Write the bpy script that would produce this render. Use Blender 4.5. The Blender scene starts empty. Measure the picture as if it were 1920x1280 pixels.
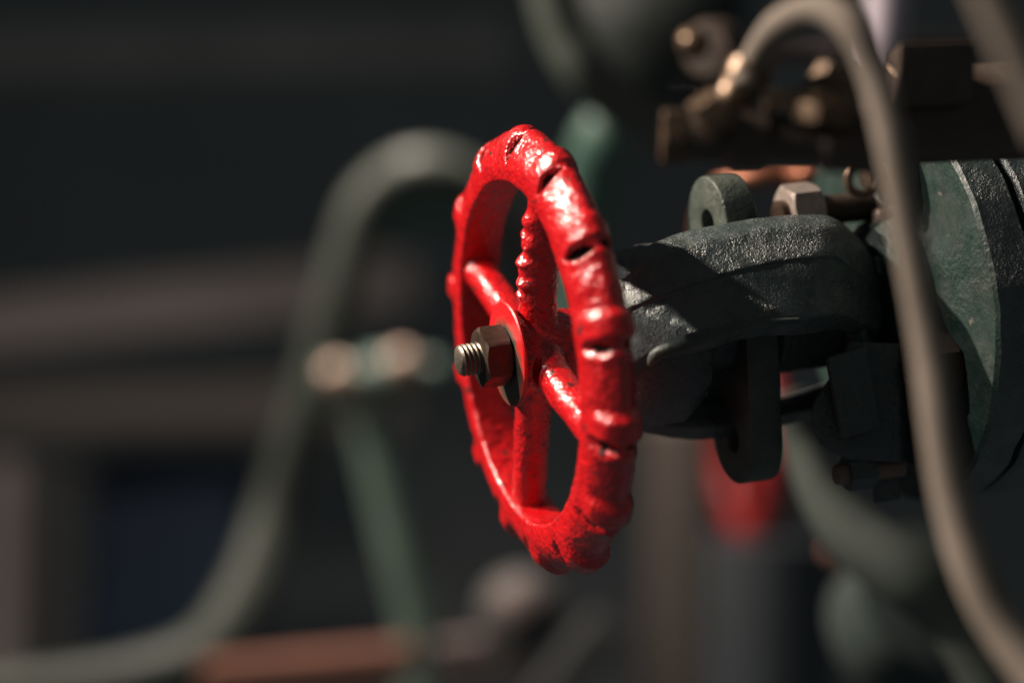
import bpy, bmesh, math, random
from mathutils import Vector, Matrix, noise
random.seed(7)
S = bpy.context.scene
COL = S.collection
PI = math.pi

# ------------------------------------------------------------------ camera
FOC = 85.0; FPX = FOC / 36.0 * 1920.0          # focal length in photo pixels
D0 = 0.756                                       # distance to the hub of the handwheel
cam = bpy.data.cameras.new('camera'); cam.lens = FOC; cam.sensor_width = 36.0
cam.clip_start = 0.05; cam.clip_end = 60
cam.dof.use_dof = True; cam.dof.focus_distance = 0.748; cam.dof.aperture_fstop = 3.0
cam.dof.aperture_blades = 0
co = bpy.data.objects.new('camera', cam); COL.objects.link(co)
co.location = (0, 0, 0); co.rotation_euler = (PI / 2, 0, 0); S.camera = co

# ------------------------------------------------------------------ light
w = bpy.data.worlds.new('World'); S.world = w; w.use_nodes = True
bg = w.node_tree.nodes['Background']
bg.inputs[0].default_value = (0.84, 0.96, 1.0, 1); bg.inputs[1].default_value = 0.072

def spot(name, loc, target, energy, color, radius, cone, blend=0.4):
    l = bpy.data.lights.new(name, 'SPOT'); l.energy = energy; l.color = color
    l.shadow_soft_size = radius; l.spot_size = math.radians(cone); l.spot_blend = blend
    o = bpy.data.objects.new(name, l); COL.objects.link(o); o.location = loc
    o.rotation_euler = (Vector(target) - Vector(loc)).to_track_quat('-Z', 'Y').to_euler()
    return o
HUBW = Vector(((967 - 960) / FPX * D0, D0, (640 - 662) / FPX * D0))
LD = Vector((-0.75, 0.10, 0.62)).normalized()
spot('workshop_lamp', HUBW + LD * 2.5, HUBW + Vector((0.1, 0.2, 0)), 690, (1.0, 0.85, 0.71), 0.035, 36, 1.0)
L2 = Vector((-0.74, -0.23, 0.56)).normalized()
spot('workshop_lamp', HUBW + L2 * 2.4, HUBW + Vector((0.05, 0.0, 0)), 135, (1.0, 0.92, 0.84), 0.03, 28, 1.0)
spot('background_fill', (-0.07, 1.52, 0.52), (-0.16, 1.80, -0.1), 30, (1.0, 0.84, 0.74), 0.08, 100, 0.8)  # fill light added over the bent pipe and beams to brighten them; no actual lamp

S.view_settings.view_transform = 'Standard'; S.view_settings.look = 'None'
S.view_settings.exposure = 0.0; S.view_settings.gamma = 1.0
S.view_settings.use_curve_mapping = False
S.cycles.use_denoising = True
S.cycles.sample_clamp_indirect = 3.0
S.cycles.max_bounces = 6; S.cycles.diffuse_bounces = 2

# ------------------------------------------------------------------ helpers
def P(px, py, d):
    """world point seen at photo pixel (px, py) at distance d metres"""
    return Vector(((px - 960) / FPX * d, d, (640 - py) / FPX * d))

def tag(o, label=None, cat=None, group=None, kind=None):
    if label: o['label'] = label
    if cat: o['category'] = cat
    if group: o['group'] = group
    if kind: o['kind'] = kind
    return o

def empty(name, loc=(0, 0, 0), rot=None):
    o = bpy.data.objects.new(name, None); COL.objects.link(o)
    o.empty_display_size = 0.02
    if rot is not None:
        o.rotation_euler = rot.to_euler()
    o.location = loc
    return o

def link(name, bm, mat, parent=None, smooth=True, autosmooth=None, bevel=None):
    me = bpy.data.meshes.new(name)
    bmesh.ops.recalc_face_normals(bm, faces=bm.faces[:])
    bm.to_mesh(me); bm.free()
    o = bpy.data.objects.new(name, me); COL.objects.link(o)
    mats = mat if isinstance(mat, (list, tuple)) else [mat]
    for m in mats: me.materials.append(m)
    for p in me.polygons: p.use_smooth = smooth
    if autosmooth is not None:
        for e in me.edges: pass
        bm2 = bmesh.new(); bm2.from_mesh(me)
        for e in bm2.edges:
            if len(e.link_faces) == 2 and e.calc_face_angle(0) > math.radians(autosmooth):
                e.smooth = False
        bm2.to_mesh(me); bm2.free()
    if bevel:
        md = o.modifiers.new('bevel', 'BEVEL'); md.width = bevel; md.segments = 2
        md.limit_method = 'ANGLE'; md.angle_limit = math.radians(35)
    if parent is not None: o.parent = parent
    return o

def spline(pts, n):
    """Catmull-Rom through pts (Vectors or tuples of any length), n samples per span"""
    pts = [tuple(p) for p in pts]; k = len(pts[0]); out = []
    for i in range(len(pts) - 1):
        p0 = pts[max(i - 1, 0)]; p1 = pts[i]; p2 = pts[i + 1]; p3 = pts[min(i + 2, len(pts) - 1)]
        for j in range(n):
            t = j / n
            out.append(tuple(0.5 * (2 * p1[c] + (p2[c] - p0[c]) * t + (2 * p0[c] - 5 * p1[c] + 4 * p2[c] - p3[c]) * t * t
                             + (3 * p1[c] - p0[c] - 3 * p2[c] + p3[c]) * t ** 3) for c in range(k)))
    out.append(pts[-1]); return out

def skin(bm, rings, closed=False, caps=True):
    vs = [[bm.verts.new(p) for p in r] for r in rings]
    m = len(rings[0]); n = len(rings)
    for i in range(n if closed else n - 1):
        a, b = vs[i], vs[(i + 1) % n]
        for j in range(m):
            bm.faces.new((a[j], a[(j + 1) % m], b[(j + 1) % m], b[j]))
    if caps and not closed:
        bm.faces.new(vs[0][::-1]); bm.faces.new(vs[-1])
    return vs

def tube_bm(pts, rad, n=20, span=8, bm=None, rib=None):
    """swept round tube; pts Vectors, rad a number or one per point"""
    if not isinstance(rad, (list, tuple)): rad = [rad] * len(pts)
    q = spline([tuple(p) + (r,) for p, r in zip(pts, rad)], span)
    C = [Vector(x[:3]) for x in q]; R = [x[3] for x in q]
    bm = bm or bmesh.new(); rings = []
    T = [(C[min(i + 1, len(C) - 1)] - C[max(i - 1, 0)]).normalized() for i in range(len(C))]
    up = Vector((0, 0, 1)) if abs(T[0].z) < 0.9 else Vector((1, 0, 0))
    nrm = (up - T[0] * up.dot(T[0])).normalized()
    for i, c in enumerate(C):
        nrm = (nrm - T[i] * nrm.dot(T[i])).normalized(); b = T[i].cross(nrm)
        r = R[i]
        if rib: r *= 1 + rib * (i % 2)
        rings.append([c + (nrm * math.cos(2 * PI * k / n) + b * math.sin(2 * PI * k / n)) * r for k in range(n)])
    skin(bm, rings); return bm

def frame_z(axis):
    return Vector(axis).normalized().to_track_quat('Z', 'Y').to_matrix()

def lathe_bm(prof, n=64, at=(0, 0, 0), axis=(0, 0, 1), bm=None, jitter=0.0, jscale=200):
    """prof: list of (r, z); turned round axis"""
    M = frame_z(axis); at = Vector(at); bm = bm or bmesh.new(); rings = []
    for r, z in prof:
        ring = []
        for k in range(n):
            a = 2 * PI * k / n
            p = Vector((max(r, 1e-5) * math.cos(a), max(r, 1e-5) * math.sin(a), z))
            if jitter: p *= 1 + jitter * noise.noise(p * jscale)
            ring.append(at + M @ p)
        rings.append(ring)
    skin(bm, rings); return bm

def box_bm(c, ex, ey, ez, bm=None):
    """c centre, ex ey ez half-extent vectors"""
    bm = bm or bmesh.new(); c = Vector(c)
    ex, ey, ez = Vector(ex), Vector(ey), Vector(ez)
    v = {}
    for i in (-1, 1):
        for j in (-1, 1):
            for k in (-1, 1): v[i, j, k] = bm.verts.new(c + ex * i + ey * j + ez * k)
    for f in (((-1,-1,-1),(-1,1,-1),(-1,1,1),(-1,-1,1)), ((1,-1,-1),(1,-1,1),(1,1,1),(1,1,-1)),
              ((-1,-1,-1),(-1,-1,1),(1,-1,1),(1,-1,-1)), ((-1,1,-1),(1,1,-1),(1,1,1),(-1,1,1)),
              ((-1,-1,-1),(1,-1,-1),(1,1,-1),(-1,1,-1)), ((-1,-1,1),(-1,1,1),(1,1,1),(1,-1,1))):
        bm.faces.new([v[x] for x in f])
    return bm

def hexnut_bm(at, axis, af, h, phase=0.0, bm=None, hole=0.0):
    """hexagon nut, af across flats, from at to at + axis*h, both ends chamfered"""
    M = frame_z(axis); at = Vector(at); bm = bm or bmesh.new(); n = 72
    rc = af / 2 / math.cos(PI / 6); rings = []
    def hexr(a):
        t = (a - phase) % (PI / 3) - PI / 6
        return af / 2 / math.cos(t)
    def ring(fr, z, cone=None):
        out = []
        for k in range(n):
            a = 2 * PI * k / n; r = hexr(a) * fr
            zz = z
            if cone is not None: r = min(r, cone)
            out.append(at + M @ Vector((r * math.cos(a), r * math.sin(a), zz)))
        return out
    def cham(z, s):   # chamfer curve: corners drop below the end face
        out = []
        for k in range(n):
            a = 2 * PI * k / n; r = hexr(a)
            drop = max(0.0, r - af / 2 * 0.985) * 0.62
            out.append(at + M @ Vector((r * math.cos(a), r * math.sin(a), z - s * drop)))
        return out
    inner = max(hole, af * 0.05)
    rings.append(ring(0, 0, 0.0)); rings[-1] = [at + M @ Vector((inner * math.cos(2*PI*k/n), inner * math.sin(2*PI*k/n), 0)) for k in range(n)]
    rings.append(ring(1, 0, af / 2 * 0.97)); rings.append(cham(0, -1)); rings.append(cham(h, 1))
    rings.append(ring(1, h, af / 2 * 0.97))
    rings.append([at + M @ Vector((inner * math.cos(2*PI*k/n), inner * math.sin(2*PI*k/n), h)) for k in range(n)])
    skin(bm, rings); return bm

def thread_bm(at, axis, r, z0, z1, pitch, depth, bm=None):
    """threaded rod with a true helix and a chamfered domed end"""
    M = frame_z(axis); at = Vector(at); bm = bm or bmesh.new(); n = 48
    steps = int((z1 - z0) / (pitch / 8)); rings = []
    for i in range(steps + 1):
        z = z0 + (z1 - z0) * i / steps; ring = []
        for k in range(n):
            a = 2 * PI * k / n
            f = (z / pitch - k / n) % 1.0
            tri = 1 - abs(2 * f - 1)
            rr = r - depth * (1 - min(1, tri * 1.25))
            left = z1 - z
            rr = min(rr, r - depth * 0.9 + left * 0.9) if left < pitch else rr
            ring.append(at + M @ Vector((rr * math.cos(a), rr * math.sin(a), z)))
        rings.append(ring)
    for q, dz in ((0.72, 0.25), (0.35, 0.42), (0.02, 0.48)):
        rings.append([at + M @ Vector((r * q * 0.9 * math.cos(2*PI*k/n), r * q * 0.9 * math.sin(2*PI*k/n), z1 + dz * r * 0.35)) for k in range(n)])
    skin(bm, rings); return bm

def curve_plate(name, loops, half, bevel, mat, parent, at, rot):
    """flat plate with holes: loops of 2-D points, first is the outline"""
    cu = bpy.data.curves.new(name, 'CURVE'); cu.dimensions = '2D'; cu.fill_mode = 'BOTH'
    cu.extrude = half - bevel; cu.bevel_depth = bevel; cu.bevel_resolution = 2
    for lp in loops:
        sp = cu.splines.new('POLY'); sp.points.add(len(lp) - 1); sp.use_cyclic_u = True
        for i, (x, y) in enumerate(lp): sp.points[i].co = (x, y, 0, 1)
    tmp = bpy.data.objects.new(name, cu); COL.objects.link(tmp)
    me = bpy.data.meshes.new_from_object(tmp.evaluated_get(bpy.context.evaluated_depsgraph_get()))
    bpy.data.objects.remove(tmp); me.materials.clear()
    bm = bmesh.new(); bm.from_mesh(me)
    bmesh.ops.remove_doubles(bm, verts=bm.verts[:], dist=1e-6)
    M4 = Matrix.Translation(at) @ rot.to_4x4()
    bmesh.ops.transform(bm, matrix=M4, verts=bm.verts[:])
    bpy.data.meshes.remove(me)
    return link(name, bm, mat, parent, True, 30)

# ------------------------------------------------------------------ materials
def nodes(name):
    m = bpy.data.materials.new(name); m.use_nodes = True
    nt = m.node_tree; b = nt.nodes['Principled BSDF']
    return m, nt, b
def N(nt, t, **k):
    n = nt.nodes.new(t)
    for a, v in k.items(): setattr(n, a, v)
    return n
def noise_tex(nt, scale, detail=4, rough=0.6, dist=0.0):
    tc = nt.nodes.get('TC') or N(nt, 'ShaderNodeTexCoord', name='TC')
    n = N(nt, 'ShaderNodeTexNoise'); n.inputs['Scale'].default_value = scale
    n.inputs['Detail'].default_value = detail; n.inputs['Roughness'].default_value = rough
    n.inputs['Distortion'].default_value = dist
    nt.links.new(tc.outputs['Object'], n.inputs['Vector']); return n.outputs['Fac']
def ramp(nt, src, stops):
    r = N(nt, 'ShaderNodeValToRGB'); e = r.color_ramp.elements
    while len(e) < len(stops): e.new(0.5)
    for i, (p, c) in enumerate(stops):
        e[i].position = p; e[i].color = (*c, 1) if len(c) == 3 else c
    nt.links.new(src, r.inputs[0]); return r.outputs[0]
def mix(nt, fac, a, b):
    m = N(nt, 'ShaderNodeMix', data_type='RGBA')
    for s, v in ((m.inputs[0], fac), (m.inputs[6], a), (m.inputs[7], b)):
        if hasattr(v, 'node'): nt.links.new(v, s)
        elif isinstance(v, (int, float)): s.default_value = v
        else: s.default_value = (*v, 1)
    return m.outputs[2]
def math_n(nt, op, a, b=None):
    m = N(nt, 'ShaderNodeMath', operation=op)
    for i, v in enumerate((a, b)):
        if v is None: continue
        if hasattr(v, 'node'): nt.links.new(v, m.inputs[i])
        else: m.inputs[i].default_value = v
    return m.outputs[0]
def bump(nt, b, layers):
    """layers: (height socket, distance, strength)"""
    prev = None
    for h, dist, st in layers:
        n = N(nt, 'ShaderNodeBump'); n.inputs['Distance'].default_value = dist; n.inputs['Strength'].default_value = st
        nt.links.new(h, n.inputs['Height'])
        if prev: nt.links.new(prev, n.inputs['Normal'])
        prev = n.outputs[0]
    nt.links.new(prev, b.inputs['Normal']); nt.links.new(prev, b.inputs['Coat Normal'])

def cast(name, base, dirt=(0.10, 0.085, 0.07), amt=0.35, rough=0.5, grain=650, bd=0.0006, spec=0.5, metallic=0.0, chip=None):
    """painted or raw rough casting with dust and wear"""
    m, nt, b = nodes(name)
    c = mix(nt, ramp(nt, noise_tex(nt, 60, 5), [(0.40, (0, 0, 0)), (0.72, (amt,) * 3)]), base, dirt)
    c = mix(nt, ramp(nt, noise_tex(nt, 420, 3), [(0.35, (0.25,) * 3), (0.6, (0, 0, 0))]), c, tuple(x * 0.4 for x in base))
    if chip:
        c = mix(nt, ramp(nt, noise_tex(nt, 130, 6, 0.7), [(0.64, (0, 0, 0)), (0.68, (1, 1, 1))]), c, chip)
    nt.links.new(c, b.inputs['Base Color'])
    b.inputs['Metallic'].default_value = metallic
    b.inputs['Specular IOR Level'].default_value = spec
    rr = ramp(nt, noise_tex(nt, 200, 4), [(0.3, (rough - 0.12,) * 3), (0.7, (rough + 0.15,) * 3)])
    nt.links.new(rr, b.inputs['Roughness'])
    patch = ramp(nt, noise_tex(nt, 55, 3), [(0.36, (0.15,) * 3), (0.62, (1, 1, 1))])      # smoother and rougher areas of the casting
    bump(nt, b, [(math_n(nt, 'MULTIPLY', noise_tex(nt, grain, 3, 0.6), patch), bd, 1.0), (math_n(nt, 'MULTIPLY', noise_tex(nt, grain * 0.7, 2), patch), bd, 0.8), (noise_tex(nt, 150, 3), bd, 0.6)])
    return m

def red_paint(name, chips=True):
    m, nt, b = nodes(name)
    c = mix(nt, ramp(nt, noise_tex(nt, 90, 5), [(0.35, (0, 0, 0)), (0.75, (0.45,) * 3)]), (0.55, 0.005, 0.008), (0.26, 0.004, 0.007))
    if chips:
        f = ramp(nt, noise_tex(nt, 210, 6, 0.65, 0.3), [(0.635, (0, 0, 0)), (0.65, (1, 1, 1))])
        c = mix(nt, f, c, (0.035, 0.022, 0.018))
    ln = N(nt, 'ShaderNodeVectorMath', operation='LENGTH'); nt.links.new(nt.nodes['TC'].outputs['Object'], ln.inputs[0])
    near = ramp(nt, math_n(nt, 'MULTIPLY', ln.outputs['Value'], 20), [(0.30, (1, 1, 1)), (0.60, (0, 0, 0))])   # greasy dirt round the hub
    grime = math_n(nt, 'MULTIPLY', near, ramp(nt, noise_tex(nt, 260, 5, 0.65), [(0.46, (0, 0, 0)), (0.66, (0.8,) * 3)]))
    c = mix(nt, grime, c, (0.05, 0.012, 0.010))
    nt.links.new(c, b.inputs['Base Color'])
    nt.links.new(ramp(nt, noise_tex(nt, 160, 4), [(0.3, (0.22,) * 3), (0.7, (0.36,) * 3)]), b.inputs['Roughness'])
    b.inputs['Coat Weight'].default_value = 0.75; b.inputs['Coat Roughness'].default_value = 0.06
    bump(nt, b, [(noise_tex(nt, 180, 3, 0.5), 0.0010, 0.8), (noise_tex(nt, 720, 2, 0.5), 0.00042, 1.0)])
    return m

def plain(name, base, rough=0.6, var=0.3, scale=40, metallic=0.0, bd=0.0, bs=300, spec=0.5):
    m, nt, b = nodes(name)
    c = mix(nt, ramp(nt, noise_tex(nt, scale, 5), [(0.3, (0, 0, 0)), (0.7, (1, 1, 1))]),
            tuple(x * (1 - var) for x in base), tuple(min(1, x * (1 + var)) for x in base))
    nt.links.new(c, b.inputs['Base Color']); b.inputs['Roughness'].default_value = rough
    b.inputs['Metallic'].default_value = metallic; b.inputs['Specular IOR Level'].default_value = spec
    if bd: bump(nt, b, [(noise_tex(nt, bs, 3), bd, 0.8)])
    return m

RED = red_paint('glossy_red_paint')
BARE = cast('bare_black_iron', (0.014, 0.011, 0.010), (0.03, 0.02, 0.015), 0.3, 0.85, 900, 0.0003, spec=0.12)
STEEL = cast('weathered_dark_steel', (0.055, 0.037, 0.028), (0.11, 0.068, 0.042), 0.6, 0.42, 1100, 0.00022, metallic=0.55)
THREAD = cast('worn_threaded_steel', (0.22, 0.19, 0.15), (0.10, 0.07, 0.045), 0.7, 0.38, 1300, 0.00015, metallic=0.75)
IRON = cast('rough_green_black_casting', (0.036, 0.052, 0.052), (0.10, 0.088, 0.072), 0.35, 0.34, 1500, 0.0009, spec=0.9, chip=(0.11, 0.09, 0.07))
IRON_DARK = cast('dark_greasy_casting', (0.045, 0.056, 0.058), (0.09, 0.08, 0.065), 0.35, 0.5, 600, 0.0007)
GREEN = cast('dark_green_enamel', (0.010, 0.029, 0.024), (0.035, 0.036, 0.030), 0.6, 0.48, 700, 0.0004, chip=(0.09, 0.085, 0.07))
NUTLIT = cast('pale_worn_nut_steel', (0.30, 0.25, 0.22), (0.16, 0.12, 0.10), 0.5, 0.45, 900, 0.0002, metallic=0.3)
RUSTY = cast('rusty_nut_steel', (0.17, 0.11, 0.08), (0.08, 0.05, 0.035), 0.8, 0.55, 700, 0.0003)
HOSE = plain('grey_brown_rubber', (0.165, 0.134, 0.108), 0.85, 0.18, 90, bd=0.0003, bs=500)
BRASS = cast('tarnished_brass', (0.16, 0.105, 0.068), (0.05, 0.036, 0.026), 0.9, 0.38, 500, 0.0003, metallic=0.7)
BRONZE = cast('blackened_bronze', (0.045, 0.032, 0.026), (0.11, 0.07, 0.045), 0.4, 0.45, 500, 0.0003, metallic=0.2)
COPPER = plain('copper_pipe_metal', (0.27, 0.10, 0.055), 0.45, 0.2, 60, metallic=0.6)
LUG = cast('dusty_dark_lug_casting', (0.035, 0.05, 0.042), (0.10, 0.10, 0.075), 0.5, 0.5, 800, 0.0004)
PALEGREEN = plain('dusty_pale_green_paint', (0.055, 0.067, 0.055), 0.5, 0.25, 25)
MIDGREEN = plain('sea_green_paint', (0.06, 0.125, 0.10), 0.5, 0.25, 25)

# ------------------------------------------------------------------ backdrop: dim machine hall behind
DARK = plain('sooty_wall_plaster', (0.145, 0.150, 0.150), 0.8, 0.25, 3)
BEAM = plain('dull_grey_brown_steel', (0.22, 0.19, 0.176), 0.6, 0.2, 6)
BEAM2 = plain('dark_brown_steel', (0.10, 0.085, 0.073), 0.6, 0.25, 6)
BLUE = plain('dark_blue_cabinet_paint', (0.008, 0.022, 0.048), 0.5, 0.2, 5)
POST = plain('dark_slate_steel', (0.04, 0.043, 0.043), 0.6, 0.2, 6)
TERRA = plain('terracotta_paint', (0.17, 0.070, 0.045), 0.6, 0.2, 15)
PINK = plain('dusty_rose_grey_metal', (0.10, 0.076, 0.072), 0.55, 0.2, 20)
SLATE = plain('slate_blue_paint', (0.030, 0.037, 0.044), 0.5, 0.15, 10)

bm = box_bm((0, 3.35, 0.2), (3.2, 0, 0), (0, 0.1, 0), (0, 0, 1.9))
tag(link('wall', bm, DARK, smooth=False), 'dark sooty wall far behind the pipework', 'wall')

def bar(name, p0, p1, d0, d1, hpx, thick, mat, label, cat, group=None, parent=None, bevel=0.004):
    """straight rectangular bar between two photo points; height in photo pixels at d0"""
    a, b = P(*p0, d0), P(*p1, d1); t = (b - a); L = t.length / 2; t.normalize()
    up = Vector((0, 0, 1)) if abs(t.z) < 0.7 else Vector((1, 0, 0))
    n = (up - t * up.dot(t)).normalized(); f = t.cross(n)
    h = hpx / FPX * d0 / 2
    bm = box_bm((a + b) / 2, t * L, n * h, f * thick / 2)
    o = link(name, bm, mat, parent, False, bevel=bevel)
    if label: tag(o, label, cat, group)
    return o
bar('steel_beam', (-260, 632), (760, 528), 2.5, 2.62, 100, 0.10, BEAM, 'dull grey-brown steel beam, the palest of the level beams left of the bent pipe', 'beam', 'level beams in the background')
bar('steel_beam', (-260, 772), (760, 752), 2.55, 2.6, 85, 0.10, BEAM2, 'brown steel beam just below the paler beam, left of the bent pipe', 'beam', 'level beams in the background')
bar('steel_beam', (-260, 112), (960, 92), 2.75, 2.75, 85, 0.10, plain('sooty_beam_steel', (0.30, 0.27, 0.24), .7, .2, 6), 'dark slate beam near the ceiling, topmost of the level beams', 'beam', 'level beams in the background')
bm = box_bm(P(335, 1050, 2.75), (0.085, 0, 0), (0, 0.1, 0), (0, 0, 0.125))
cab = link('cabinet', bm, BLUE, smooth=False, bevel=0.006)
tag(cab, 'dark blue cabinet standing behind the lower bent green pipe', 'cabinet')
bar('post', (-5, 1450), (12, 860), 2.4, 2.4, 60, 0.05, BEAM, 'narrow pale upright post at the far left edge', 'post')
bar('post', (110, 1450), (118, 850), 2.6, 2.6, 80, 0.05, POST, 'dark upright post between the pale edge post and the blue cabinet', 'post')

# ------------------------------------------------------------------ background pipework
DA = 1.55
pts = [P(-120, 1312, DA-.1), P(60, 1296, DA-.08), P(240, 1270, DA-.06), P(375, 1222, DA-.04), P(455, 1120, DA-.02), P(512, 960, DA), P(566, 790, DA), P(612, 620, DA), P(650, 480, DA),
       P(690, 380, DA), P(770, 322, DA), P(860, 335, DA+.02), P(925, 395, DA + .05), P(975, 480, DA + .12), P(1010, 640, DA + .2)]
bp = empty('bent_pipe', P(605, 620, DA)); tag(bp, 'thick dusty pale green pipe bent in an arch behind the red handwheel', 'pipe')
def under(root, o):
    o.parent = root; o.matrix_parent_inverse = Matrix.Translation(-root.location) if root.rotation_euler == Matrix().to_euler() else root.matrix_world.inverted()
    return o
bm = tube_bm(pts, [.017, .0165, .0165, .017, .017, .0145, .014, .014, .014, .0145, .015, .015, .0145, .014, .014], 28, 10)
under(bp, link('pipe_run', bm, PALEGREEN))
# green web plate inside the arch
lp = [P(700, 395, DA + .01), P(760, 352, DA + .01), P(850, 355, DA + .02), P(905, 420, DA + .03), P(890, 445, DA + .03), P(700, 440, DA + .01)]
bm = bmesh.new(); fr = [p + Vector((0, -0.006, 0)) for p in lp]; bk = [p + Vector((0, 0.006, 0)) for p in lp]
skin(bm, [fr, bk]); under(bp, link('web_plate', bm, MIDGREEN, smooth=False))

cl = empty('pipe_union', P(690, 705, DA - .02)); tag(cl, 'dull green pipe union with two round worn ends crossing the bent pipe', 'pipe fitting')
ax = (P(860, 690, DA - .01) - P(590, 720, DA - .03)).normalized()
c0 = P(600, 722, DA - .03)
bm = lathe_bm([(0, 0), (.014, .001), (.0155, .004), (.0155, .016), (.012, .019), (.012, .028), (.017, .03), (.017, .052), (.012, .055), (.011, .075), (0, .076)], 40, c0, ax)
under(cl, link('union_body', bm, MIDGREEN, autosmooth=40))
WORN = plain('worn_bare_metal', (0.40, 0.29, 0.23), 0.4, 0.2, 40, metallic=0.4)
bm = bmesh.new(); cc = P(632, 705, DA - .048)
lathe_bm([(0, .010), (.006, .009), (.0095, .006), (.011, 0), (.011, -.02), (0, -.02)], 28, cc, (-.25, -1, .25), bm); under(cl, link('round_end', bm, WORN))
bm = bmesh.new(); cc = P(752, 682, DA - .048)
lathe_bm([(0, .010), (.006, .009), (.0095, .006), (.011, 0), (.011, -.02), (0, -.02)], 28, cc, (-.25, -1, .25), bm); under(cl, link('round_end', bm, WORN))

bm = tube_bm([P(690, 770, DA), P(705, 840, DA), P(735, 960, DA), P(765, 1080, DA), P(785, 1180, DA), P(792, 1400, DA)], [.013, .014, .0145, .015, .0145, .014], 26, 8)
tag(link('strut', bm, plain('pale_sea_green_paint', (0.17, 0.25, 0.205), .5, .2, 25)), 'sea green round strut running down from the pipe union', 'strut')
bar('rail', (380, 1268), (775, 1232), 1.45, 1.45, 62, 0.03, TERRA, 'terracotta painted rail low between bent pipe and green strut', 'rail')
bar('rail', (815, 1235), (1010, 1212), 1.5, 1.5, 75, 0.03, PINK, 'dusty rose-grey rail low right of the green strut', 'rail')
bt = empty('machine_bolt', P(975, 1140, 1.45)); tag(bt, 'blurred grey bolt with a round head below the handwheel', 'bolt')
bm = lathe_bm([(0, .012), (.010, .011), (.0165, .006), (.018, 0), (.018, -.012), (0, -.012)], 32, P(972, 1138, 1.45), (-.2, -1, .2)); under(bt, link('bolt_head', bm, PINK))
bm = lathe_bm([(0, .002), (.026, .002), (.027, 0), (.027, -.006), (0, -.006)], 32, P(976, 1150, 1.465), (-.2, -1, .2)); under(bt, link('washer', bm, POST))
bar('bracket', (1010, 1330), (1140, 1160), 1.55, 1.55, 70, 0.03, POST, 'dark slanting bracket at the bottom below the handwheel', 'bracket')
bar('column', (1262, 1450), (1256, 780), 1.75, 1.75, 110, 0.05, BEAM2, 'dim grey column between the handwheel and the hanging lug', 'column')
bm = lathe_bm([(0, 0), (.042, 0), (.044, .004), (.044, .30), (0, .30)], 40, P(1450, 1010, 1.55) - Vector((0, 0, .30)), (0, 0, 1))
tag(link('drum', bm, SLATE, autosmooth=40), 'slate blue round drum standing below the hanging lug', 'drum')

# second handwheel behind, seen edge-on
rw = empty('blurred_handwheel', P(1395, 860, 1.6)); tag(rw, 'out-of-focus red handwheel mostly hidden behind the hanging gland lug', 'handwheel')
REDFAR = plain('faded_red_paint', (0.30, 0.018, 0.018), 0.4, 0.2, 60)
c2 = P(1404, 845, 1.6); n2 = Vector((-.985, -.17, 0)).normalized(); t2 = n2.cross(Vector((0, 0, 1))).normalized()
ring = [c2 + (t2 * math.cos(a) + Vector((0, 0, 1)) * math.sin(a)) * .052 for a in [2 * PI * k / 48 for k in range(48)]]
bm = bmesh.new(); rr = []
for k, p in enumerate(ring):
    out = (p - c2).normalized()
    rr.append([p + (out * math.cos(2 * PI * j / 14) + n2 * math.sin(2 * PI * j / 14)) * .011 for j in range(14)])
skin(bm, rr, closed=True); under(rw, link('rim', bm, REDFAR))
for k in range(4):
    a = PI / 4 + k * PI / 2; dr = t2 * math.cos(a) + Vector((0, 0, 1)) * math.sin(a)
    under(rw, link('spoke', tube_bm([c2 + dr * .008, c2 + dr * .04], .005, 12, 2), REDFAR))
under(rw, link('hub', lathe_bm([(0, -.01), (.012, -.01), (.012, .01), (0, .01)], 24, c2, n2), REDFAR))

# green pipes at top and lower right
bm = tube_bm([P(1015, -160, 1.2), P(1035, -20, 1.2), P(1062, 70, 1.2), P(1105, 140, 1.2), P(1165, 200, 1.22), P(1260, 250, 1.26)], .0125, 24, 8)
tag(link('curved_pipe', bm, PALEGREEN), 'pale green curved pipe coming down at the top above the red handwheel', 'pipe')
bm = lathe_bm([(0, -.02), (.05, -.02), (.056, -.01), (.056, .012), (.05, .02), (0, .03)], 48, P(1215, 40, 1.34), (-.35, -1, -.1))
tag(link('round_housing', bm, plain('deep_green_housing_paint', (0.012, 0.020, 0.018), .7, .2, 20)), 'dark green round housing behind the curved pipe at the top', 'housing')
bm = tube_bm([P(1150, 195, 1.3), P(1140, 250, 1.3), P(1115, 330, 1.32), P(1090, 470, 1.34), P(1085, 700, 1.36)], [.010, .017, .0175, .016, .015], 24, 8)
tag(link('rounded_pipe', bm, MIDGREEN), 'sea green rounded pipe stub rising behind the handwheel rim', 'pipe')
bm = tube_bm([P(1480, 740, .98), P(1505, 830, .98), P(1545, 930, .97), P(1610, 1010, .96), P(1700, 1075, .95), P(1800, 1160, .95), P(1880, 1300, .95)], [.008, .0085, .010, .0125, .0135, .0135, .0135], 24, 8)
tag(link('branch_pipe', bm, plain('grey_green_pipe_paint', (0.020, 0.028, 0.023), .85, .25, 30)), 'grey-green branch pipe curving down to the lower right', 'pipe')
bar('plate', (1565, 1000), (1690, 1100), 1.2, 1.2, 90, 0.012, TERRA, 'terracotta plate showing under the grey-green branch pipe', 'plate')
bm = lathe_bm([(0, 0), (.03, .002), (.036, .012), (.036, .05), (0, .055)], 40, P(1660, 1200, 1.15), (.3, -.8, .5))
tag(link('flange_cap', bm, plain('blue_green_cap_paint', (0.012, 0.022, 0.020), .85, .2, 30), autosmooth=40), 'dark blue-green round cap at the bottom right under the pipe', 'cap')

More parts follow.
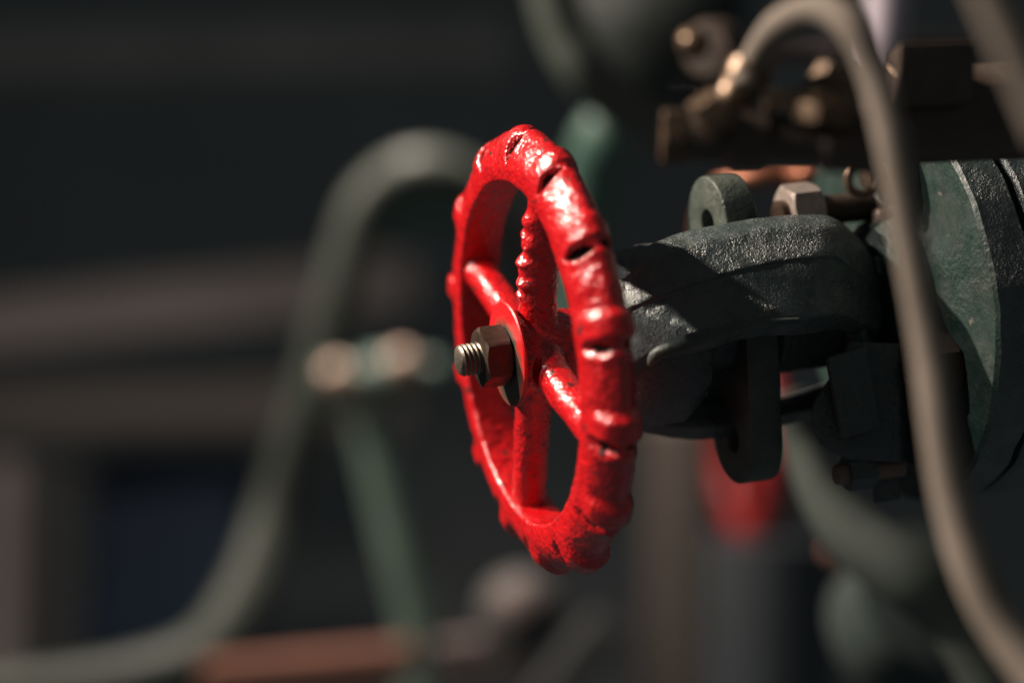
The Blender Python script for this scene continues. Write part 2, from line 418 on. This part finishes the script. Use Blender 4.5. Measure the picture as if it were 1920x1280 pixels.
# ------------------------------------------------------------------ the valve: local frame X near-right, Y up, Z to the bolt tip
A = Vector((.940, .319, .124)).normalized()
V = (Vector((0, 0, 1)) - A * A.z).normalized(); U = A.cross(V)
ROT = Matrix((U, V, -A)).transposed()
HUB = P(967, 662, D0)
ROTI = ROT.transposed()
def loc(px, py, u):
    """local point of the valve frame seen at a photo pixel, at sideways offset u (metres)"""
    r = ROTI @ Vector(((px - 960) / FPX, 1, (640 - py) / FPX)); o = ROTI @ (-HUB)
    t = (u - o.x) / r.x
    return o + r * t

hw = empty('handwheel', HUB, ROT); tag(hw, 'glossy red cast handwheel with notched rim and four spokes', 'handwheel')
mm = .001
# rim
def sm(a, b, x):
    t = max(0, min(1, (x - a) / (b - a))); return t * t * (3 - 2 * t)
NT, NP = 14 * 70, 100; TH0 = math.radians(12)
PROF = [(-8.0, -.7), (-7.3, -.05), (-5.0, .2), (-2.4, .1), (.6, -.7), (3.6, -2.6), (6.0, -5.0), (7.4, -7.4), (7.3, -9.6), (5.8, -11.8), (3.0, -13.6), (-.5, -14.5), (-4.5, -14.5), (-7.4, -13.8), (-8.1, -12.6), (-8.25, -9), (-8.2, -4)]
_q = [Vector((x, y)) for x, y in spline(PROF + PROF[:1], 24)]
_len = [0]
for i_ in range(1, len(_q)): _len.append(_len[-1] + (_q[i_] - _q[i_ - 1]).length)
SEC = []                                             # (position, outward normal, arc length) evenly spaced round the section
for j_ in range(NP):
    t_ = _len[-1] * j_ / NP; k_ = max(i for i in range(len(_len)) if _len[i] <= t_)
    k2 = min(k_ + 1, len(_q) - 1); f_ = (t_ - _len[k_]) / max(_len[k2] - _len[k_], 1e-9)
    p_ = _q[k_].lerp(_q[k2], f_); d_ = (_q[min(k_ + 2, len(_q) - 1)] - _q[max(k_ - 2, 0)]).normalized()
    SEC.append((p_, Vector((-d_.y, d_.x)), t_))
def arc_of(x, y): return min(SEC, key=lambda e: (e[0] - Vector((x, y))).length)[2]
S_FRONT, S_BACK, S_OUT = arc_of(3.4, -2.4), arc_of(5.2, -12.2), arc_of(7.5, -7.6)
def rim_pt(th, j):
    """th clockwise from the top as seen from the front"""
    p2, n2_, s_ = SEC[j]
    per = 2 * PI / 14; f = ((th - TH0) / per) % 1.0            # 0 at a notch
    k = int(round((th - TH0) / per)) % 14
    tm = (f if f < .5 else f - 1) * per * (62 + p2.x)           # mm along the rim from the nearest notch
    rnd = random.Random(k * 3 + 1)
    dep = rnd.uniform(2.5, 3.2); w0 = rnd.uniform(2.5, 3.3); sl = rnd.uniform(-.12, .22)
    deg = math.degrees(th) % 360
    if 3 <= k <= 11: dep *= .42; w0 *= 1.25                      # the notches down the sides are worn shallow
    amp = 1.15 + 1.5 * sm(55, 95, deg) * (1 - sm(300, 335, deg)) + 1.1 * sm(190, 225, deg) * (1 - sm(325, 350, deg))
    rib = sm(.60, .72, f) * (1 - sm(.88, .965, f))
    wide = math.exp(-((s_ - S_OUT) / 8.6) ** 4)
    h_ = amp * rib * wide + .35 * amp * (1 - sm(.06, .2, f)) * sm(0.02, .06, f) * wide
    g = 0.0
    for sc, hl in ((S_FRONT, 6.6), (S_BACK, 4.8)):
        e = (s_ - sc) / hl
        if abs(e) < 1:
            ww = w0 * (1 - e * e); q = 1 - abs(tm - sl * (s_ - sc)) / max(ww, .05)
            if q > 0: g = max(g, dep * (1 - e * e) ** .6 * min(1, q * 1.35))
    if abs(n2_.x) + abs(n2_.y) < .1: n2_ = Vector((1, 0))
    R = 62 + p2.x; z = p2.y
    p = Vector((R * math.sin(th), R * math.cos(th), z))
    d = Vector((n2_.x * math.sin(th), n2_.x * math.cos(th), n2_.y))
    nz = noise.noise(p * .10) * .28 + noise.noise(p * .32 + Vector((9, 2, 4))) * .22
    return (p + d * (nz + h_ - g)) * mm, g
bm = bmesh.new(); rings = []; gs = []
for i in range(NT):
    r_, g_ = zip(*[rim_pt(2 * PI * i / NT, j) for j in range(NP)])
    rings.append(r_); gs.append(g_)
vs = skin(bm, rings, closed=True)
bm.faces.ensure_lookup_table()
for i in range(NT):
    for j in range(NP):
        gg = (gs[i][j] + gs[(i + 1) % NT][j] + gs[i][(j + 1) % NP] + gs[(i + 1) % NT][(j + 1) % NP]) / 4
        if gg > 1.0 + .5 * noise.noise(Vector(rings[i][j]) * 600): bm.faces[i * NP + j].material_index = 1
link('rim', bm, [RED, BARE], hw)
# spokes
def spoke(angle, beads=False):
    dr = Vector((math.cos(angle), math.sin(angle), 0)); sd = Vector((-dr.y, dr.x, 0)); fz = Vector((0, 0, 1))
    bm = bmesh.new(); rings = []; n = 40; m = 90
    for i in range(m + 1):
        t = i / m; r = 9 + t * (57.5 - 9)
        hw_ = 6.0 - .8 * t + 2.6 * max(0, (t - .80) / .2) ** 2 + 2.2 * max(0, (.22 - t) / .22) ** 2
        hz = 5.8 - .6 * t + 1.2 * max(0, (t - .82) / .18) ** 2 + 1.2 * max(0, (.2 - t) / .2) ** 2
        zc = -6.6 - .4 * t
        ring = []
        for k in range(n):
            a = 2 * PI * k / n; c, s = math.cos(a), math.sin(a)
            q = dr * r + sd * (hw_ * math.copysign(abs(c) ** .9, c)) + fz * (zc + hz * math.copysign(abs(s) ** .9, s))
            d = sd * c + fz * s
            e = noise.noise(q * .2) * .35 + noise.noise(q * .6) * .15
            if beads:
                for b_, ba, rb, hb in ((19.5, 70, 1.8, 1.7), (24.6, 96, 2.2, 2.3), (27.6, 60, 1.5, 1.1), (31.2, 84, 2.4, 2.5), (37.8, 104, 2.5, 2.0), (40.5, 66, 1.4, 1.2), (45, 78, 2.3, 1.5)):
                    dd = ((r - b_) / rb) ** 2 + ((((math.degrees(a) - ba + 180) % 360) - 180) / 40) ** 2
                    e += hb * math.exp(-dd * 1.3)
            ring.append((q + d * e) * mm)
        rings.append(ring)
    skin(bm, rings); return bm
for ang, bd in ((62, True), (151, False), (-29, False), (-117, False)):
    link('spoke', spoke(math.radians(ang), bd), RED, hw)
bm = lathe_bm([(0, .0015), (.0125, .0015), (.0134, .0005), (.0136, -.003), (.0128, -.009), (.0124, -.014), (.0120, -.018), (.0118, -.024), (0, -.024)], 72, jitter=.025, jscale=160)
link('hub', bm, RED, hw, autosmooth=50)
# painted washer, chipped round the nut
m, nt, b = nodes('chipped_red_washer'); WASH = m
tc = N(nt, 'ShaderNodeTexCoord', name='TC'); sx = N(nt, 'ShaderNodeSeparateXYZ'); nt.links.new(tc.outputs['Object'], sx.inputs[0])
ln = N(nt, 'ShaderNodeVectorMath', operation='LENGTH'); nt.links.new(tc.outputs['Object'], ln.inputs[0])
h = math_n(nt, 'ADD', ln.outputs['Value'], math_n(nt, 'MULTIPLY', noise_tex(nt, 420, 5, .7, .6), .0075))
h = math_n(nt, 'ADD', h, math_n(nt, 'MULTIPLY', sx.outputs[1], .24))
f = ramp(nt, h, [(0.0, (1, 1, 1)), (0.0162, (1, 1, 1)), (0.0166, (0, 0, 0))])
c = mix(nt, f, (0.62, 0.010, 0.012), (0.07, 0.055, 0.04)); nt.links.new(c, b.inputs['Base Color'])
b.inputs['Roughness'].default_value = .38
bump(nt, b, [(f, .0004, -0.9), (noise_tex(nt, 500, 3), .0002, .7)])
bm = lathe_bm([(0, .0016), (.0158, .0016), (.0166, .0019), (.0167, .0026), (.0163, .0031), (.012, .0034), (.0062, .0034), (0, .0034)], 96)
link('washer', bm, WASH, hw, autosmooth=45)
link('nut', hexnut_bm((0, 0, .0036), (0, 0, 1), .0172, .0086, math.radians(22), hole=.004), STEEL, hw, autosmooth=28)
link('threaded_stem', thread_bm((0, 0, 0), (0, 0, 1), .0051, .010, .0188, .0015, .00075), THREAD, hw)

# ------------------------------------------------------------------ valve bonnet and yoke
vb = empty('valve', HUB, ROT); tag(vb, 'dark green-black cast valve with yoke, gland plate and bolted flange behind handwheel', 'valve')
def vlathe(name, prof, mat, n=96, jit=.01, js=150, at=(0, 0, 0), smooth=40):
    return link(name, lathe_bm(prof, n, at, jitter=jit, jscale=js), mat, vb, autosmooth=smooth)
vlathe('stem', [(0, -.022), (.0062, -.022), (.0062, -.14), (0, -.14)], STEEL, 32, 0)
vlathe('yoke_bush', [(.007, -.0275), (.020, -.0275), (.0245, -.030), (.0272, -.036), (.0290, -.044), (.0290, -.050), (.0250, -.056), (.014, -.060), (.007, -.060)], IRON_DARK, 96, .015)

def loft_arm(name, stations, mat, noise_amp=.00022):
    """stations: list of closed sections, each a list of local points; corners are rounded"""
    k = len(stations[0])
    flat = [sum((tuple(p) for p in st), ()) for st in stations]
    fine = spline(flat, 12); rings = []
    for row in fine:
        pts = [Vector(row[3 * i:3 * i + 3]) for i in range(k)]; ring = []
        for i in range(k):                                   # round every corner with a small fillet
            a, p, b_ = pts[i - 1], pts[i], pts[(i + 1) % k]
            fa = min(.32, .0016 / max((a - p).length, 1e-6)); fb = min(.32, .0016 / max((b_ - p).length, 1e-6))
            q0, q1 = p.lerp(a, fa), p.lerp(b_, fb)
            for t in (0, .25, .5, .75, 1):
                ring.append((q0 * (1 - t) + p * t).lerp(p * (1 - t) + q1 * t, t))
            for t in (.2, .4, .6, .8):
                nb0 = b_.lerp(p, min(.32, .0016 / max((b_ - p).length, 1e-6)))
                ring.append(q1.lerp(nb0, t))
        c = sum(ring, Vector()) / len(ring)
        rings.append([p + (p - c).normalized() * (noise.noise(p * 90) * 2 + noise.noise(p * 320)) * noise_amp for p in ring])
    bm = bmesh.new(); skin(bm, rings)
    return link(name, bm, mat, vb, autosmooth=60)

top = [(1150, 512), (1200, 466), (1300, 430), (1440, 406), (1545, 404), (1605, 440), (1660, 500)]
cre = [(1160, 585), (1215, 562), (1310, 527), (1440, 492), (1560, 480), (1600, 505), (1660, 545)]
bot = [(1168, 690), (1236, 655), (1320, 628), (1400, 606), (1500, 597), (1580, 592), (1650, 618)]
st = []
for i, (t_, c_, b_) in enumerate(zip(top, cre, bot)):
    uu = (.012, .020, .025, .027, .027, .020, .010)[i]
    un = (.021, .027, .032, .035, .035, .028, .014)[i]
    st.append([loc(t_[0] - 30 * 0, t_[1] + 8, uu - .026), loc(*t_, uu - .008), loc((t_[0] + c_[0]) / 2, (t_[1] * .72 + c_[1] * .28), uu + .002), loc(*c_, un + .0004), loc(c_[0], c_[1] + 6, un - .0002),
               loc((c_[0] + b_[0]) / 2, (c_[1] + b_[1]) / 2, un + .0022), loc(b_[0], b_[1], un + .0062), loc(b_[0], b_[1] + 30, un - .002), loc(b_[0], b_[1] + 10, uu - .026)])
loft_arm('yoke_arm', st, IRON)
# thin bright lip under the near arm
lip = [loc(1220, 682, .034), loc(1234, 662, .038), loc(1285, 642, .0415), loc(1340, 626, .0435), loc(1410, 609, .0445), loc(1500, 600, .0435)]
link('casting_lip', tube_bm(lip, [.0012, .0022, .0024, .0020, .0015, .0008], 14, 8), LUG, vb)
# far lower arm
top2 = [(1215, 700), (1290, 730), (1350, 745), (1450, 745), (1540, 720), (1640, 690)]
bot2 = [(1190, 806), (1270, 822), (1350, 822), (1440, 806), (1510, 790), (1640, 770)]
st = [[loc(t_[0], t_[1], -.022), loc(t_[0], t_[1] + 4, -.004), loc(b_[0], b_[1] - 22, .002), loc(b_[0], b_[1], -.006), loc(b_[0], b_[1] - 8, -.024)] for t_, b_ in zip(top2, bot2)]
loft_arm('yoke_arm', st, IRON_DARK)
# right-hand drop of the yoke to the flange
st = [[loc(1585, y0, .020), loc(1625 + dx, y0 + 4, .024), loc(1650 + dx, y0 + 8, .008), loc(1610, y0, -.01)] for y0, dx in ((560, 0), (640, 0), (730, 10), (800, 15), (812, 10))]
loft_arm('yoke_foot', st, IRON_DARK)

st = [[loc(x0, y0, .026), loc(x1, y0 + 4, .030), loc(x1 + 25, y0 + 8, .002), loc(x0 + 15, y0, -.006)] for x0, x1, y0 in ((1590, 1690, 640), (1560, 1690, 700), (1522, 1690, 765), (1535, 1690, 830), (1590, 1690, 862))]
loft_arm('lower_bracket', st, IRON_DARK)
link('bracket_web', box_bm(loc(1600, 735, .031), (.0016, 0, 0), (0, .013, .001), (0, -.001, .007)), IRON_DARK, vb, False, bevel=.0008)
c = loc(1585, 888, .022)
link('nut', hexnut_bm((c.x, c.y, c.z), (0, 0, -1), .0105, .009, .3), IRON_DARK, vb, autosmooth=28)
link('stud', lathe_bm([(0, .004), (.003, .0035), (.0036, .002), (.0036, -.02), (0, -.02)], 24, (c.x, c.y, c.z)), RUSTY, vb, autosmooth=40)
link('gasket_edge', box_bm(loc(1660, 905, .02), (.001, 0, 0), (0, .006, 0), (0, 0, .0045)), IRON_DARK, vb, False, bevel=.0005)
# gland plate
def stadium(r, c, waist, n=16):
    pts = []
    for k in range(n + 1): a = PI * k / n; pts.append((r * math.cos(a), c + r * math.sin(a)))
    for y in (.5, 0, -.5): pts.append((-waist if y == 0 else -(r * .5 + waist * .5), c * y))
    for k in range(n + 1): a = PI + PI * k / n; pts.append((r * math.cos(a), -c + r * math.sin(a)))
    for y in (-.5, 0, .5): pts.append((waist if y == 0 else (r * .5 + waist * .5), c * y))
    return pts
circ = lambda cx, cy, r, n=28: [(cx + r * math.cos(-2 * PI * k / n), cy + r * math.sin(-2 * PI * k / n)) for k in range(n)]
curve_plate('gland_plate', [stadium(.0142, .0348, .020), circ(0, .0340, .0058), circ(0, -.0345, .0058), circ(0, 0, .008)], .0056, .0009, LUG, vb, (0, -.0015, -.0752), Matrix.Identity(3))
vlathe('gland_boss', [(.0065, -.062), (.013, -.062), (.014, -.064), (.014, -.082), (.018, -.084), (.018, -.118), (.0065, -.118)], IRON_DARK, 64)
# gland stud and its pale nut
c = loc(1500, 400, 0.0)
link('stud', lathe_bm([(0, 0), (.005, 0), (.005, -.05), (0, -.05)], 24, (c.x, c.y, c.z + .008)), STEEL, vb, autosmooth=40)
link('nut', hexnut_bm((c.x, c.y, c.z - .0055), (0, 0, 1), .0175, .011, math.radians(40)), NUTLIT, vb, autosmooth=28)

# flanges
ZF = -.1325
vlathe('bonnet_flange', [(.006, ZF + .012), (.024, ZF + .012), (.027, ZF + .008), (.030, ZF), (.0650, ZF), (.0663, ZF - .0012), (.0665, ZF - .0135), (.0653, ZF - .0145), (.006, ZF - .0145)], [GREEN, IRON], 160, .004, 120, smooth=30)
ob = bpy.data.objects['bonnet_flange']
for p in ob.data.polygons:
    if (p.center.xy.length > .0657) and abs(p.normal.z) < .6: p.material_index = 1
vlathe('body_flange', [(.006, ZF - .0165), (.0660, ZF - .0165), (.0670, ZF - .0178), (.0670, ZF - .034), (.060, ZF - .04), (.046, ZF - .06), (.046, ZF - .16), (.006, ZF - .16)], IRON, 160, .004, 120, smooth=30)
def flange_nut(px, py, u, mat, af=.0165, l=.008, ph=20, stud=.006):
    c = loc(px, py, u)
    c.z = ZF + l
    link('flange_nut', hexnut_bm((c.x, c.y, ZF + .0002), (0, 0, 1), af, l, math.radians(ph)), mat, vb, autosmooth=28)
    link('stud', lathe_bm([(0, stud), (af * .24, stud - .0005), (af * .29, stud - .002), (af * .29, -.001), (0, -.001)], 28, (c.x, c.y, ZF + l)), STEEL, vb, autosmooth=40)
for k in range(4):
    a = math.radians(-24 + 90 * k); rb = .046
    c = (.0335, -.0205) if k == 0 else (rb * math.cos(a), rb * math.sin(a))
    link('flange_nut', hexnut_bm((c[0], c[1], ZF + .0002), (0, 0, 1), .0192 if k == 0 else .0175, .0105 if k == 0 else .009, math.radians(25 + 7 * k)), STEEL if k == 0 else IRON_DARK, vb, autosmooth=28)
    link('stud', lathe_bm([(0, .006), (.0042, .0055), (.005, .004), (.005, -.001), (0, -.001)], 28, (c[0], c[1], ZF + (.0105 if k == 0 else .009))), STEEL, vb, autosmooth=40)

c = loc(1655, 470, .004)
link('cover_lug', box_bm((c.x, c.y - .0045, c.z), (.014, 0, 0), (0, .003, 0), (0, 0, .010)), IRON_DARK, vb, False, bevel=.001)
link('nut', hexnut_bm((c.x, c.y - .002, c.z), (.05, 1, -.1), .0165, .0075, .4), RUSTY, vb, autosmooth=28)
link('stud', lathe_bm([(0, .016), (.0036, .0155), (.0045, .014), (.0045, .0), (0, .0)], 24, (c.x, c.y - .002, c.z), (.05, 1, -.1)), STEEL, vb, autosmooth=40)

# ------------------------------------------------------------------ small fittings in front
DF = .64
mf = empty('valve_manifold', P(1420, 255, DF)); tag(mf, 'blackened bronze manifold with brass hexagon ends above the yoke', 'fitting')
ax = (P(1640, 268, DF) - P(1260, 255, DF)).normalized()
L = (P(1640, 268, DF) - P(1285, 256, DF)).length
r0 = 48 / FPX * DF
under(mf, link('manifold_body', lathe_bm([(0, 0), (r0 * .9, 0), (r0, .002), (r0, L * .2), (r0 * 1.25, L * .24), (r0 * 1.25, L * .42), (r0 * .95, L * .46), (r0 * .95, L * .7), (r0 * 1.2, L * .74), (r0 * 1.2, L), (0, L)], 48, P(1285, 256, DF), ax), BRONZE, autosmooth=40))
under(mf, link('hex_end', hexnut_bm(P(1240, 254, DF), ax, 96 / FPX * DF, .0062, .2), BRASS, autosmooth=28))
under(mf, link('hex_collar', hexnut_bm(P(1310, 232, DF - .008), (P(1372, 190, DF) - P(1310, 232, DF)), 76 / FPX * DF, .008, .4), BRASS, autosmooth=28))
under(mf, link('hose_stub', tube_bm([P(1350, 205, DF), P(1375, 182, DF), P(1400, 145, DF), P(1412, 120, DF)], [.0048, .0050, .0062, .0060], 20, 6), BRASS))
c0 = P(1545, 235, DF - .004)
under(mf, link('brass_plug', hexnut_bm(c0, (.15, -.1, 1), 120 / FPX * DF, .0055, .3), BRASS, autosmooth=28))
under(mf, link('brass_cone', lathe_bm([(0, -.002), (.0085, -.002), (.008, .004), (.0045, .011), (.003, .012), (0, .012)], 6, c0 + Vector((.0015, 0, .005)), (.15, -.1, 1)), BRASS, smooth=False))
under(mf, link('flat_link', box_bm(P(1490, 190, DF - .004), (.0085, 0, .0002), (0, .004, 0), (0, 0, .0026)), BRASS, smooth=False, bevel=.0006))
kn = empty('knob', P(1320, 85, .95)); tag(kn, 'small dark round knob with a bright brass end at the top', 'knob')
under(kn, link('knob_body', lathe_bm([(0, 0), (.010, 0), (.0125, .003), (.0125, .013), (.009, .018), (0, .019)], 40, P(1325, 95, .95), (.5, .8, .1)), BRONZE, autosmooth=50))
under(kn, link('stem', tube_bm([P(1325, 95, .95) + Vector((.5, .8, .1)) * k for k in (.015, .15, .6, 1.5)], .005, 16, 3), BRONZE))
under(kn, link('brass_end', lathe_bm([(0, .006), (.0045, .005), (.006, .002), (.0062, -.002), (0, -.002)], 28, P(1300, 82, .94), (-.5, -.8, .3)), BRASS))

dp = empty('dark_pipe', P(1760, 210, .70)); tag(dp, 'thick black horizontal pipe at the right, above the flange', 'pipe')
axp = (P(2100, 200, .72) - P(1560, 222, .70)).normalized(); rp = 92 / FPX * .70
under(dp, link('pipe_run', lathe_bm([(0, 0), (rp * .9, 0), (rp, .002), (rp, .11), (0, .11)], 48, P(1590, 221, .70), axp), BRONZE, autosmooth=40))
under(dp, link('clamp_block', box_bm(P(1745, 142, .685), axp * .0115, Vector((0, .010, 0)), Vector((0.0005, 0, .0085))), BRONZE, smooth=False, bevel=.001))
under(dp, link('clamp_edge', tube_bm([P(1668, 122, .68), P(1690, 150, .675), P(1712, 190, .675)], .0009, 10, 4), BRASS))
st_ = empty('eye_bolt', P(1618, 345, .70)); tag(st_, 'small rusty eye bolt under the black pipe', 'bolt')
cE = P(1617, 338, .70); ringv = []
for k in range(36):
    a = 2 * PI * k / 36; o_ = Vector((math.cos(a), .1, math.sin(a))); p = cE + o_ * .0042
    ringv.append([p + (o_ * math.cos(2 * PI * j / 12) + Vector((0, 1, 0)) * math.sin(2 * PI * j / 12)) * .0013 for j in range(12)])
bm = bmesh.new(); skin(bm, ringv, closed=True); under(st_, link('eye', bm, BRASS))
under(st_, link('shank', tube_bm([cE + Vector((0, 0, .004)), cE + Vector((0, 0, .016))], .0022, 14, 2), BRONZE))

bm = tube_bm([P(1526, 322, 2.2), P(1527, 322, 1.15), P(1530, 322, 1.0), P(1480, 326, 1.0), P(1420, 328, 1.0), P(1365, 342, 1.01), P(1330, 385, 1.03), P(1318, 450, 1.05), P(1315, 540, 1.07), P(1315, 600, 1.1)], .0046, 20, 8)
tag(link('copper_pipe', bm, COPPER), 'thin copper pipe glowing orange under the bronze manifold', 'pipe')

hp = [P(1392, 165, .637), P(1418, 112, .637), P(1462, 48, .622), P(1535, 18, .61), P(1598, 52, .602), P(1640, 140, .60), P(1675, 280, .597), P(1708, 460, .597), P(1740, 640, .597),
      P(1762, 800, .594), P(1785, 940, .592), P(1825, 1075, .588), P(1885, 1190, .584), P(1990, 1330, .575)]
bm = tube_bm(hp, [.0042, .0042, .0042, .0042, .0042, .0042, .0042, .0043, .0044, .0046, .0048, .0050, .0051, .0052], 28, 14, rib=.012)
tag(link('hose', bm, HOSE), 'grey-brown rubber hose looping down in front of the flange', 'hose')
bm = tube_bm([P(1836, -60, .52), P(1870, 20, .52), P(1915, 120, .52), P(1975, 260, .52)], .0045, 20, 8)
tag(link('hose', bm, HOSE), 'short stretch of grey hose cutting the top right corner', 'hose')
bm = tube_bm([P(1668, -80, 1.05), P(1662, 40, 1.05), P(1655, 100, 1.05), P(1650, 160, 1.05)], [.010, .010, .009, .006], 20, 6)
tag(link('pale_tube', bm, plain('pale_lilac_grey_paint', (0.30, 0.26, 0.30), .5, .1, 30)), 'pale lilac grey tube hanging behind the top of the hose', 'tube')
